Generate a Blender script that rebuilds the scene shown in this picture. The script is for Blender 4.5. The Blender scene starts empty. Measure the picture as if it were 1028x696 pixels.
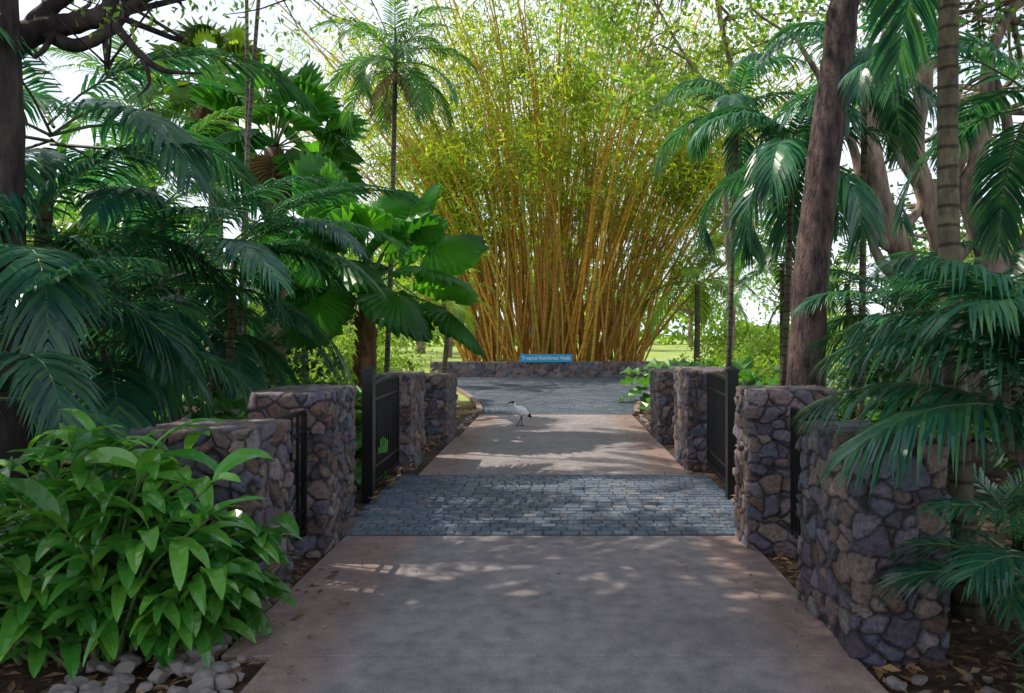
import bpy, math, random, bmesh
import numpy as np
from mathutils import Vector
rng=np.random.default_rng(11); random.seed(5)
F=742.0; H=1.7; U0=558.0; V0=335.0
def at(u,v,Y): return np.array([(u-U0)*Y/F, Y, H-(v-V0)*Y/F])
A=np.array
scene=bpy.context.scene
# ------------------------------------------------------------ mesh builder
class MB:
    def __init__(s): s.V=[];s.Fc=[];s.n=0
    def add(s,v,f,m=0):
        v=np.asarray(v,float).reshape(-1,3); f=np.asarray(f,np.int64)
        s.V.append(v); s.Fc.append((f+s.n,m)); s.n+=len(v)
    def mesh(s,name,mats,origin=(0,0,0),smooth=False):
        V=np.concatenate(s.V)-A(origin,float)
        me=bpy.data.meshes.new(name)
        li=np.concatenate([f.ravel() for f,m in s.Fc]).astype(np.int32)
        sz=np.concatenate([np.full(len(f),f.shape[1]) for f,m in s.Fc])
        mi=np.concatenate([np.full(len(f),m) for f,m in s.Fc]).astype(np.int32)
        st=(np.cumsum(sz)-sz).astype(np.int32)
        me.vertices.add(len(V)); me.vertices.foreach_set("co",V.astype(np.float32).ravel())
        me.loops.add(len(li)); me.loops.foreach_set("vertex_index",li)
        me.polygons.add(len(st)); me.polygons.foreach_set("loop_start",st)
        for m in mats: me.materials.append(m)
        me.polygons.foreach_set("material_index",mi)
        me.polygons.foreach_set("use_smooth",np.full(len(st),smooth))
        me.update(calc_edges=True); me.validate()
        return me
def link(o): scene.collection.objects.link(o); return o
def thing(name,label,cat,loc=(0,0,0),group=None,mb=None,mats=None,smooth=False,kind=None):
    me=None if mb is None else mb.mesh(name,mats,loc,smooth)
    o=bpy.data.objects.new(name,me); o.location=tuple(float(x) for x in loc)
    if label: o["label"]=label
    if cat: o["category"]=cat
    if group: o["group"]=group
    if kind: o["kind"]=kind
    if me is None: o.empty_display_size=0.2
    return link(o)
def part(par,name,mb,mats,smooth=False,label=None,kind=None):
    me=mb.mesh(name,mats,tuple(par.location),smooth)
    o=bpy.data.objects.new(name,me); o.parent=par
    if label:o["label"]=label
    if kind:o["kind"]=kind
    return link(o)
def nrm(v):
    v=np.asarray(v,float); return v/(np.linalg.norm(v,axis=-1,keepdims=True)+1e-9)
def tube(mb,P,R,sides=8,m=0,cap=True):
    P=np.asarray(P,float); k=len(P); R=np.broadcast_to(np.asarray(R,float),(k,))
    T=nrm(np.gradient(P,axis=0)); ref=A([1.,0,0]) if abs(T[0][0])<.9 else A([0,1.,0])
    V=[]; a=np.linspace(0,2*np.pi,sides,endpoint=False)
    x=nrm(np.cross(T[0],ref))
    for i in range(k):
        x=nrm(x-T[i]*np.dot(x,T[i])); y=np.cross(T[i],x)
        V.append(P[i]+R[i]*(np.cos(a)[:,None]*x+np.sin(a)[:,None]*y))
    V=np.concatenate(V); i=np.arange(k-1)[:,None]*sides; j=np.arange(sides)[None,:]; j2=(j+1)%sides
    f=np.stack([i+j,i+j2,i+sides+j2,i+sides+j],-1).reshape(-1,4)
    mb.add(V,f,m)
    if cap:
        mb.V[-1]=np.concatenate([mb.V[-1],P[:1],P[-1:]]); c0=len(V); s0=mb.n-len(V)
        jj=np.arange(sides); j3=(jj+1)%sides
        mb.Fc.append((np.stack([j3,jj,np.full(sides,c0)],-1)+s0,m))
        mb.Fc.append((np.stack([(k-1)*sides+jj,(k-1)*sides+j3,np.full(sides,c0+1)],-1)+s0,m)); mb.n+=2
def spline(P,n):
    P=np.asarray(P,float); k=len(P)
    Q=np.vstack([2*P[0]-P[1],P,2*P[-1]-P[-2]]); out=[]
    for t in np.linspace(0,k-1-1e-6,n):
        i=int(t); u=t-i; a,b,c,d=Q[i:i+4]
        out.append(.5*((2*b)+(-a+c)*u+(2*a-5*b+4*c-d)*u*u+(-a+3*b-3*c+d)*u**3))
    return A(out)
def box(mb,x0,x1,y0,y1,z0,z1,m=0):
    v=[(x0,y0,z0),(x1,y0,z0),(x1,y1,z0),(x0,y1,z0),(x0,y0,z1),(x1,y0,z1),(x1,y1,z1),(x0,y1,z1)]
    mb.add(v,[(0,3,2,1),(4,5,6,7),(0,1,5,4),(1,2,6,5),(2,3,7,6),(3,0,4,7)],m)
# ------------------------------------------------------------ materials
def newmat(name):
    m=bpy.data.materials.new(name); m.use_nodes=True; nt=m.node_tree; nt.nodes.clear()
    out=nt.nodes.new("ShaderNodeOutputMaterial"); b=nt.nodes.new("ShaderNodeBsdfPrincipled")
    nt.links.new(b.outputs[0],out.inputs[0]); return m,nt,b,out
def N(nt,t,**k):
    n=nt.nodes.new(t)
    for a,v in k.items():
        if hasattr(n,a) and a not in("Scale","Detail"): setattr(n,a,v)
        else: n.inputs[a].default_value=v
    return n
def ramp(nt,fac,cols,interp='LINEAR'):
    r=nt.nodes.new("ShaderNodeValToRGB"); e=r.color_ramp; e.interpolation=interp
    while len(e.elements)<len(cols): e.elements.new(.5)
    for el,(p,c) in zip(e.elements,cols): el.position=p; el.color=(*c,1)
    nt.links.new(fac,r.inputs[0]); return r.outputs[0]
def mixc(nt,a,b,fac,mode='MIX'):
    n=nt.nodes.new("ShaderNodeMix"); n.data_type='RGBA'; n.blend_type=mode
    for s,x in ((n.inputs[0],fac),(n.inputs[6],a),(n.inputs[7],b)):
        if isinstance(x,(int,float)): s.default_value=x
        elif isinstance(x,tuple): s.default_value=(*x,1)
        else: nt.links.new(x,s)
    return n.outputs[2]
def leafmat(name,cols,trans=.35,rough=.42,tg=(1.5,1.5,.6),spec=.35):
    m,nt,b,out=newmat(name)
    g=N(nt,"ShaderNodeNewGeometry")
    n=len(cols); c=ramp(nt,g.outputs["Random Per Island"],[(i/(n-1) if n>1 else 0,x) for i,x in enumerate(cols)])
    tc=N(nt,"ShaderNodeTexCoord"); no=N(nt,"ShaderNodeTexNoise",Scale=.9,Detail=0.0); nt.links.new(tc.outputs["Object"],no.inputs["Vector"])
    v=ramp(nt,no.outputs[0],[(.3,(.55,.55,.58)),(.7,(1.45,1.38,1.2))])
    c=mixc(nt,c,v,1.0,'MULTIPLY')
    nt.links.new(c,b.inputs["Base Color"]); b.inputs["Roughness"].default_value=rough
    b.inputs["Specular IOR Level"].default_value=spec
    t=N(nt,"ShaderNodeBsdfTranslucent"); tc2=mixc(nt,c,tg,1.0,'MULTIPLY'); nt.links.new(tc2,t.inputs[0])
    mx=N(nt,"ShaderNodeMixShader"); mx.inputs[0].default_value=trans
    nt.links.new(b.outputs[0],mx.inputs[1]); nt.links.new(t.outputs[0],mx.inputs[2]); nt.links.new(mx.outputs[0],out.inputs[0])
    return m
def bump(nt,b,h,s=.5,d=.02):
    bp=N(nt,"ShaderNodeBump"); bp.inputs["Strength"].default_value=s; bp.inputs["Distance"].default_value=d
    nt.links.new(h,bp.inputs["Height"]); nt.links.new(bp.outputs[0],b.inputs["Normal"])
def barkmat(name,c1,c2,scale=6,stretch=.25,bs=.8,rings=0,bd=.03):
    m,nt,b,out=newmat(name); tc=N(nt,"ShaderNodeTexCoord"); mp=N(nt,"ShaderNodeMapping"); mp.inputs["Scale"].default_value=(1,1,stretch)
    nt.links.new(tc.outputs["Object"],mp.inputs[0])
    no=N(nt,"ShaderNodeTexNoise",Scale=float(scale),Detail=5.0); no.inputs["Roughness"].default_value=.68; nt.links.new(mp.outputs[0],no.inputs["Vector"])
    c=ramp(nt,no.outputs[0],[(.36,c1),(.64,c2)]); h=no.outputs[0]
    n2=N(nt,"ShaderNodeTexNoise",Scale=1.3,Detail=3.0); nt.links.new(tc.outputs["Object"],n2.inputs["Vector"])
    c=mixc(nt,c,ramp(nt,n2.outputs[0],[(.35,(.6,.6,.6)),(.65,(1.3,1.25,1.2))]),1.0,'MULTIPLY')
    if rings:
        w=N(nt,"ShaderNodeTexWave"); w.bands_direction='Z'; w.inputs["Scale"].default_value=rings; w.inputs["Distortion"].default_value=.8; w.inputs["Detail Scale"].default_value=2
        nt.links.new(tc.outputs["Object"],w.inputs["Vector"])
        r=ramp(nt,w.outputs[1],[(0,(.35,.33,.3)),(.18,(1,1,1))]); c=mixc(nt,c,r,1.0,'MULTIPLY')
    nt.links.new(c,b.inputs["Base Color"]); b.inputs["Roughness"].default_value=.8; b.inputs["Specular IOR Level"].default_value=.25
    if bs>.15: bump(nt,b,h,bs,bd)
    return m
def culmmat(name,cols):
    m,nt,b,out=newmat(name); g=N(nt,"ShaderNodeNewGeometry"); oi=N(nt,"ShaderNodeObjectInfo"); tc=N(nt,"ShaderNodeTexCoord")
    s=N(nt,"ShaderNodeMath",operation='ADD'); nt.links.new(g.outputs["Random Per Island"],s.inputs[0]); nt.links.new(oi.outputs["Random"],s.inputs[1])
    fr=N(nt,"ShaderNodeMath",operation='FRACT'); nt.links.new(s.outputs[0],fr.inputs[0])
    c=ramp(nt,fr.outputs[0],[(i/(len(cols)-1),x) for i,x in enumerate(cols)])
    sx=N(nt,"ShaderNodeSeparateXYZ"); nt.links.new(tc.outputs["Object"],sx.inputs[0])
    k=N(nt,"ShaderNodeMath",operation='MULTIPLY_ADD'); nt.links.new(fr.outputs[0],k.inputs[0]); k.inputs[1].default_value=37.; z=N(nt,"ShaderNodeMath",operation='MULTIPLY'); nt.links.new(sx.outputs[2],z.inputs[0]); z.inputs[1].default_value=2.6; nt.links.new(z.outputs[0],k.inputs[2])
    f2=N(nt,"ShaderNodeMath",operation='FRACT'); nt.links.new(k.outputs[0],f2.inputs[0])
    r=ramp(nt,f2.outputs[0],[(0,(.45,.42,.38)),(.07,(.5,.45,.4)),(.13,(1,1,1))]); c=mixc(nt,c,r,1.0,'MULTIPLY')
    nt.links.new(c,b.inputs["Base Color"]); b.inputs["Roughness"].default_value=.45; return m
def concretemat():
    m,nt,b,out=newmat("concrete"); tc=N(nt,"ShaderNodeTexCoord"); o=tc.outputs["Object"]
    n1=N(nt,"ShaderNodeTexNoise",Scale=.9,Detail=6.0); n2=N(nt,"ShaderNodeTexNoise",Scale=7.0,Detail=9.0); n3=N(nt,"ShaderNodeTexNoise",Scale=160.0,Detail=3.0)
    n2.inputs["Roughness"].default_value=.65
    for n in(n1,n2,n3): nt.links.new(o,n.inputs["Vector"])
    c=ramp(nt,n1.outputs[0],[(.3,(.215,.190,.200)),(.7,(.35,.31,.318))])
    c=mixc(nt,c,ramp(nt,n2.outputs[0],[(.35,(.68,.67,.67)),(.65,(1.16,1.13,1.1))]),1.0,'MULTIPLY')
    c=mixc(nt,c,ramp(nt,n3.outputs[0],[(.36,(.45,.45,.45)),(.58,(1.18,1.18,1.18))]),.85,'MULTIPLY')
    sx=N(nt,"ShaderNodeSeparateXYZ"); nt.links.new(o,sx.inputs[0])
    ab=N(nt,"ShaderNodeMath",operation='ABSOLUTE'); nt.links.new(sx.outputs[0],ab.inputs[0])
    ad=N(nt,"ShaderNodeMath",operation='ADD'); nt.links.new(ab.outputs[0],ad.inputs[0])
    ml=N(nt,"ShaderNodeMath",operation='MULTIPLY'); nt.links.new(n2.outputs[0],ml.inputs[0]); ml.inputs[1].default_value=.5; nt.links.new(ml.outputs[0],ad.inputs[1])
    mr=N(nt,"ShaderNodeMapRange"); nt.links.new(ad.outputs[0],mr.inputs[0]); mr.inputs[1].default_value=1.3; mr.inputs[2].default_value=1.55
    c=mixc(nt,c,mixc(nt,c,(1.0,.80,.70),1.0,'MULTIPLY'),mr.outputs[0])
    nt.links.new(c,b.inputs["Base Color"]); b.inputs["Roughness"].default_value=.75
    bump(nt,b,n3.outputs[0],.4,.004); return m
def stonemat():
    m,nt,b,out=newmat("basalt_rubble"); at_=N(nt,"ShaderNodeAttribute"); at_.attribute_name="stone"
    tc=N(nt,"ShaderNodeTexCoord"); n=N(nt,"ShaderNodeTexNoise",Scale=28.0,Detail=8.0); n.inputs["Roughness"].default_value=.75; nt.links.new(tc.outputs["Object"],n.inputs["Vector"])
    c=mixc(nt,at_.outputs[0],ramp(nt,n.outputs[0],[(.32,(.35,.35,.37)),(.68,(1.65,1.6,1.58))]),1.0,'MULTIPLY')
    n4=N(nt,"ShaderNodeTexNoise",Scale=5.0,Detail=5.0); nt.links.new(tc.outputs["Object"],n4.inputs["Vector"])
    lich=ramp(nt,n4.outputs[0],[(.6,(0,0,0)),(.72,(.25,.25,.25))])
    c=mixc(nt,c,(.25,.235,.235),lich)
    nt.links.new(c,b.inputs["Base Color"]); b.inputs["Roughness"].default_value=.58
    bump(nt,b,n.outputs[0],1.0,.03); return m
def settmat(name="stone_setts",k=1.0):
    m,nt,b,out=newmat(name); g=N(nt,"ShaderNodeNewGeometry"); tc=N(nt,"ShaderNodeTexCoord")
    c=ramp(nt,g.outputs["Random Per Island"],[(0,(.085*k,.115*k,.165*k)),(.4,(.11*k,.145*k,.20*k)),(.75,(.135*k,.17*k,.225*k)),(.93,(.16*k,.175*k,.205*k)),(1,(.22*k,.2*k,.2*k))])
    n=N(nt,"ShaderNodeTexNoise",Scale=30.0,Detail=5.0); n1=N(nt,"ShaderNodeTexNoise",Scale=.8,Detail=3.0)
    for q in(n,n1): nt.links.new(tc.outputs["Object"],q.inputs["Vector"])
    c=mixc(nt,c,ramp(nt,n.outputs[0],[(.3,(.6,.6,.6)),(.7,(1.3,1.3,1.3))]),1.0,'MULTIPLY')
    c=mixc(nt,c,ramp(nt,n1.outputs[0],[(.35,(.75,.75,.78)),(.65,(1.2,1.15,1.1))]),1.0,'MULTIPLY')
    nt.links.new(c,b.inputs["Base Color"]); b.inputs["Roughness"].default_value=.6; b.inputs["Specular IOR Level"].default_value=.35; bump(nt,b,n.outputs[0],.5,.005); return m
def groundmat():
    m,nt,b,out=newmat("soil_and_lawn"); tc=N(nt,"ShaderNodeTexCoord"); o=tc.outputs["Object"]
    n1=N(nt,"ShaderNodeTexNoise",Scale=14.0,Detail=8.0); n1.inputs["Roughness"].default_value=.75; n2=N(nt,"ShaderNodeTexNoise",Scale=.5,Detail=5.0); n3=N(nt,"ShaderNodeTexNoise",Scale=.12,Detail=3.0)
    for q in(n1,n2,n3): nt.links.new(o,q.inputs["Vector"])
    soil=ramp(nt,n1.outputs[0],[(.3,(.03,.022,.016)),(.5,(.09,.06,.045)),(.72,(.22,.155,.11))])
    gr=ramp(nt,n2.outputs[0],[(.3,(.20,.30,.06)),(.7,(.40,.44,.15))])
    gr=mixc(nt,gr,ramp(nt,n1.outputs[0],[(.3,(.7,.7,.7)),(.7,(1.25,1.25,1.25))]),1.0,'MULTIPLY')
    sx=N(nt,"ShaderNodeSeparateXYZ"); nt.links.new(o,sx.inputs[0])
    ax=N(nt,"ShaderNodeMath",operation='ABSOLUTE'); nt.links.new(sx.outputs[0],ax.inputs[0])
    mx=N(nt,"ShaderNodeMath",operation='MAXIMUM'); 
    sc=N(nt,"ShaderNodeMath",operation='MULTIPLY'); nt.links.new(ax.outputs[0],sc.inputs[0]); sc.inputs[1].default_value=1.1
    nt.links.new(sc.outputs[0],mx.inputs[0]); nt.links.new(sx.outputs[1],mx.inputs[1])
    ad=N(nt,"ShaderNodeMath",operation='ADD'); nt.links.new(mx.outputs[0],ad.inputs[0])
    ml=N(nt,"ShaderNodeMath",operation='MULTIPLY'); nt.links.new(n3.outputs[0],ml.inputs[0]); ml.inputs[1].default_value=6.0; nt.links.new(ml.outputs[0],ad.inputs[1])
    mr=N(nt,"ShaderNodeMapRange"); nt.links.new(ad.outputs[0],mr.inputs[0]); mr.inputs[1].default_value=20.; mr.inputs[2].default_value=22.
    c=mixc(nt,soil,gr,mr.outputs[0]); nt.links.new(c,b.inputs["Base Color"]); b.inputs["Roughness"].default_value=.95
    b.inputs["Specular IOR Level"].default_value=.1
    bump(nt,b,n1.outputs[0],.8,.04); return m
def plain(name,c,rough=.5,metal=0,nscale=0):
    m,nt,b,out=newmat(name); b.inputs["Roughness"].default_value=rough; b.inputs["Metallic"].default_value=metal
    tc=N(nt,"ShaderNodeTexCoord"); n=N(nt,"ShaderNodeTexNoise",Scale=float(nscale or 20),Detail=4.0); nt.links.new(tc.outputs["Object"],n.inputs["Vector"])
    r=ramp(nt,n.outputs[0],[(.3,tuple(x*.75 for x in c)),(.7,tuple(min(1,x*1.2) for x in c))]); nt.links.new(r,b.inputs["Base Color"]); return m
M_conc=concretemat(); M_stone=stonemat(); M_sett=settmat("stone_setts",1.0); M_sett2=settmat("plaza_setts",.78); M_ground=groundmat()
M_joint=plain("sett_joint_grit",(.06,.065,.075),.95); M_black=plain("black_painted_steel",(.006,.006,.007),.35)
M_asph=plain("asphalt",(.1,.1,.105),.85,nscale=3)
M_palm=leafmat("palm_leaf",[(.03,.12,.03),(.055,.18,.045),(.10,.25,.055),(.04,.15,.05)],.42,.34,spec=.45)
M_palmd=leafmat("blue_green_palm_leaf",[(.012,.085,.06),(.028,.14,.09),(.05,.18,.10),(.08,.22,.075)],.36,.28,(1.4,1.6,.8),spec=.6)
M_palmy=leafmat("yellow_green_palm_leaf",[(.09,.20,.035),(.15,.26,.05),(.22,.32,.06)],.5,.4)  # lighter, yellower leaf colour for the farther palms and some lawn trees
M_fan=leafmat("fan_palm_leaf",[(.04,.19,.03),(.07,.25,.035),(.055,.22,.04)],.5,.33,(1.7,1.6,.5),spec=.5)
M_ging=leafmat("ginger_leaf",[(.028,.15,.025),(.055,.23,.035),(.13,.34,.05),(.04,.18,.035)],.32,.2,spec=.65)
M_phil=leafmat("philodendron_leaf",[(.05,.18,.035),(.10,.26,.05),(.07,.22,.045)],.4,.3,spec=.45)
M_bam=leafmat("bamboo_leaf",[(.12,.26,.03),(.21,.36,.04),(.34,.45,.05),(.50,.48,.06),(.15,.30,.03)],.58,.5,(1.5,1.5,.5))
M_tree=leafmat("tree_leaf",[(.03,.09,.02),(.06,.13,.03),(.09,.17,.035)],.35,.45)
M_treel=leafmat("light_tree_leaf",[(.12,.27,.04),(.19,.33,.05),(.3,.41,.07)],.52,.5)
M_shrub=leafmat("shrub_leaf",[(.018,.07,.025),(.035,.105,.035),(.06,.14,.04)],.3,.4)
M_dry=leafmat("dry_leaf",[(.28,.17,.09),(.18,.10,.055),(.38,.26,.15),(.11,.065,.04)],.15,.7,(1,1,1),.2)
M_bark=barkmat("rough_bark",(.028,.02,.022),(.16,.105,.098),13,.3,1.0,bd=.06)
M_barkd=barkmat("dark_bark",(.022,.018,.02),(.085,.068,.065),8,.3,1.0)
M_barkf=barkmat("fig_bark",(.10,.07,.058),(.34,.245,.195),6,.3,.9,bd=.05)
M_husk=barkmat("orange_brown_husk",(.12,.06,.03),(.42,.24,.12),9,.3,.9,bd=.03)
M_ptrunk=barkmat("ringed_palm_trunk",(.06,.055,.04),(.17,.145,.09),12,.5,.5,rings=2.6)
M_ptrunkg=barkmat("grey_palm_trunk",(.12,.1,.085),(.27,.23,.2),10,.5,.5,rings=3.0)
M_petiole=plain("green_stalk",(.10,.16,.05),.5)
M_culm=culmmat("golden_bamboo_culm",[(.56,.27,.03),(.74,.42,.05),(.34,.14,.03),(.66,.36,.045),(.32,.30,.05),(.70,.33,.035),(.40,.18,.03),(.62,.40,.06)])
# ------------------------------------------------------------ plant generators
def frond(mb,p0,az,e0,L,droop=1.3,n=34,ll=.45,w=.035,hang=.35,vee=.25,r=.012,m=0,mr=1,start=.16,plum=.0):
    k=14; s=np.linspace(0,1,k); el=e0-droop*s**1.3
    step=L/(k-1); d=np.stack([np.cos(el)*math.cos(az),np.cos(el)*math.sin(az),np.sin(el)],-1)
    sw=rng.normal(0,.12); side0=A([-math.sin(az),math.cos(az),0]); d=nrm(d+side0*sw*s[:,None])
    P=A(p0,)+np.concatenate([np.zeros((1,3)),np.cumsum(d[:-1]*step,0)])
    tube(mb,P[::2],np.linspace(r,r*.2,len(P[::2])),4,mr,False)
    t=np.linspace(start,.995,n)+rng.normal(0,.003,n); t=np.clip(t,0,1)
    for sg in(-1,1):
        Q=np.stack([np.interp(t,s,P[:,i]) for i in range(3)],-1); T=nrm(np.stack([np.interp(t,s,d[:,i]) for i in range(3)],-1))
        S=nrm(np.cross(T,A([0,0,1.]))+1e-4)*sg; Nn=nrm(np.cross(S,T))*sg
        al=np.radians(68-42*t+rng.normal(0,2.5,n)); be=vee+rng.normal(0,.07+plum,n)
        D=np.cos(al)[:,None]*T+np.sin(al)[:,None]*(np.cos(be)[:,None]*S+np.sin(be)[:,None]*Nn)
        l=ll*(np.sin(np.pi*(.14+.80*t))**.7)*rng.uniform(.92,1.06,n)
        l=l[:,None]; g=A([0,0,-1.]); hg=hang*rng.uniform(.8,1.2,n)[:,None]
        W=nrm(np.cross(np.cross(T,D),D))
        ww=w*(.6+.4*np.sin(np.pi*t))[:,None]
        a=Q-W*ww*.25; b=Q+W*ww*.25; c1=Q+D*l*.35+g*l*hg*.08; c2=Q+D*l*.72+g*l*hg*.42; tip=Q+D*l+g*l*hg
        V=np.stack([a,b,c1-W*ww*.5,c1+W*ww*.5,c2-W*ww*.38,c2+W*ww*.38,tip],1).reshape(-1,3)
        o=np.arange(n)[:,None]*7
        mb.add(V,np.concatenate([o+A([0,1,3,2]),o+A([2,3,5,4])]),m); base=mb.n-len(V)
        mb.Fc.append((np.concatenate([o+A([4,5,6])])+base,m))
def fanleaf(mb,p0,az,e0,Lp,R,tilt=.9,m=0,mp=1,n=26,span=2.5,split=.18,droop=.2):
    d=A([math.cos(e0)*math.cos(az),math.cos(e0)*math.sin(az),math.sin(e0)])
    c=A(p0)+d*Lp+A([0,0,-.08*Lp]); mid=A(p0)+d*Lp*.5+A([0,0,.03*Lp]); tube(mb,spline([p0,mid,c],5),np.linspace(.022,.012,5),5,mp,False)
    e1=e0-tilt; D=A([math.cos(e1)*math.cos(az),math.cos(e1)*math.sin(az),math.sin(e1)])
    S=A([-math.sin(az),math.cos(az),0]); tw=rng.normal(0,.25); Nn=np.cross(D,S); S=nrm(S*math.cos(tw)+Nn*math.sin(tw))
    K=2*n+1; th=np.linspace(-span,span,K); odd=(np.arange(K)%2)
    rows=[]; rr=[.03,.3,.55,1.0-split,1.0]; up=np.cross(S,D); up=up if up[2]>0 else -up
    for q in rr:
        r=R*q*(1-.35*(1-np.cos(th))*.5)
        if q==1.0: r=r*np.where(odd==1,1.0,(1-split)); r=r*rng.uniform(.93,1.04,K)
        pl=np.where(odd==1,1,-1)*R*.03*min(1,q*1.6)
        off=pl-droop*R*q*q*(.5+.5*np.abs(np.sin(th)))
        tipd=(rng.uniform(0,.10,K)*R if q==1.0 else 0)
        rows.append(c+np.cos(th)[:,None]*D*r[:,None]+np.sin(th)[:,None]*S*r[:,None]+up*off[:,None]+A([0,0,-1.])*(droop*R*.5*q**2.5+np.broadcast_to(tipd,(K,))[:,None]))
    V=np.concatenate(rows); i=np.arange(len(rr)-1)[:,None]*K; j=np.arange(K-1)[None,:]
    mb.add(V,np.stack([i+j,i+j+1,i+K+j+1,i+K+j],-1).reshape(-1,4),m)
def lance(mb,p,az,el,L,W,droop=.9,fold=.25,m=0,k=7,shape=.8,wave=0.,tw=0.):
    s=np.linspace(0,1,k); e=el-droop*s; st=L/(k-1)
    d=np.stack([np.cos(e)*math.cos(az),np.cos(e)*math.sin(az),np.sin(e)],-1)
    P=A(p)+np.concatenate([np.zeros((1,3)),np.cumsum(d[:-1]*st,0)])
    P[:,2]=np.maximum(P[:,2],min(.03,P[0,2]))
    S=A([-math.sin(az),math.cos(az),0]); U=np.cross(S,d)*-1
    U=np.where(U[:,2:3]<0,-U,U); S2=S[None]*math.cos(tw)+U*math.sin(tw); U2=-S[None]*math.sin(tw)+U*math.cos(tw)
    w=W*.5*np.sin(np.pi*np.clip(s*.96+.03,0,1))**shape
    wv=wave*np.sin(s*17)[:,None]*U2
    l=P+S2*w[:,None]+U2*(w*fold)[:,None]+wv*w[:,None]; r_=P-S2*w[:,None]+U2*(w*fold)[:,None]-wv*w[:,None]
    V=np.concatenate([l,P,r_]); j=np.arange(k-1)
    mb.add(V,np.concatenate([np.stack([j,j+1,k+j+1,k+j],-1),np.stack([k+j,k+j+1,2*k+j+1,2*k+j],-1)]),m)
def leaves(mb,C,L,W,droop=.3,m=0,flat=.0):
    n=len(C); D=rng.normal(0,1,(n,3)); D[:,2]=D[:,2]*(1-flat)-droop*1.5; D=nrm(D)
    S=nrm(np.cross(D,rng.normal(0,1,(n,3)))); l=(L*rng.uniform(.6,1.25,n))[:,None]; w=(W*rng.uniform(.7,1.2,n))[:,None]
    up=np.cross(D,S)
    V=np.stack([C,C+D*l*.45+S*w*.5,C+D*l+up*l*.1,C+D*l*.45-S*w*.5],1).reshape(-1,3)
    mb.add(V,np.arange(n)[:,None]*4+A([0,1,2,3]),m)
def blob(c,r,n):
    p=nrm(rng.normal(0,1,(n,3)))*(rng.uniform(0,1,(n,1))**.45); return A(c)+p*A(r)
def palm(name,label,base,crown,tr,nf,L,leaf=None,trunkm=None,n=34,ll=.45,w=.035,hang=.35,droop=1.4,emin=-.3,emax=1.35,group=None,azs=None,shaft=False,tr2=None,skirt=0,vee=.25):
    base=A([*base,-.05]); o=thing(name,label,"palm tree",base,group)
    mb=MB(); c=A(crown,float); mid=(base+c)/2+rng.normal(0,.05,3)*A([1,1,0]); P=spline([base,mid,c],14)
    R=np.linspace(tr,tr2 or tr*.75,14); R[0]*=1.35; R[1]*=1.08
    tube(mb,P,R,14); part(o,"trunk",mb,[trunkm or M_ptrunk],True)
    if shaft:
        mb=MB(); tube(mb,spline([c-A([0,0,.15]),c+A([0,0,.25]),c+A([0,0,.7])],6),[tr*.8,tr*1.05,tr,tr*.85,tr*.6,tr*.3],12); part(o,"crownshaft",mb,[M_petiole],True)
    mb=MB()
    for i in range(nf):
        q=(i+.5)/nf; az=i*2.39996+rng.normal(0,.15) if azs is None else azs[i%len(azs)]+rng.normal(0,.12)
        e=emax-(emax-emin)*q**.9+rng.normal(0,.06)
        frond(mb,c+A([0,0,.25*(1-q)])+rng.normal(0,.03,3),az,e,L*rng.uniform(.85,1.08),droop*rng.uniform(.85,1.15),n,ll,w,hang,vee,.014*max(1,L/2.2))
    for i in range(skirt):
        az=rng.uniform(0,6.28); frond(mb,c-A([0,0,.1]),az,-.6,L*.55,.9,18,ll*.6,w,.5,.1,.01,2,2)
    part(o,"crown",mb,[leaf or M_palm,M_petiole,M_dry])
    return o
# ------------------------------------------------------------ ground, path, setts
mb=MB(); g=np.unique(np.concatenate([np.linspace(-400,-40,12),np.linspace(-40,40,81),np.linspace(40,400,12)])); gy=np.unique(np.concatenate([np.linspace(-60,-5,8),np.linspace(-5,45,101),np.linspace(45,700,20)]))
X,Y=np.meshgrid(g,gy); Z=-.04+.0*X
bed=np.clip((np.abs(X)-2.3)/1.5,0,1)*np.clip((24-Y)/3,0,1)
Z=Z+bed*(.05*np.sin(X*1.7+Y*.9)+.06*np.sin(Y*2.1-X*1.3)+.03)
K=len(g); i=np.arange(len(gy)-1)[:,None]*K; j=np.arange(K-1)[None,:]
mb.add(np.stack([X,Y,Z],-1).reshape(-1,3),np.stack([i+j,i+j+1,i+K+j+1,i+K+j],-1).reshape(-1,4))
thing("ground",None,None,mb=mb,mats=[M_ground],smooth=True,kind="structure")
def slab(name,x0,x1,y0,y1,z,mat,th=.08):
    mb=MB(); box(mb,x0,x1,y0,y1,z-th,z); o=thing(name,None,None,mb=mb,mats=[mat],kind="structure"); 
    bv=o.modifiers.new("b",'BEVEL'); bv.width=.008; bv.segments=2; return o
slab("concrete_path",-1.50,1.58,-3,3.9,0,M_conc)
slab("concrete_path",-1.77,1.60,3.902,6.22,0,M_conc)
slab("concrete_path",-1.66,1.62,8.92,12.2,0,M_conc)
slab("concrete_path",-1.60,1.60,12.206,15.55,0,M_conc)
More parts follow.
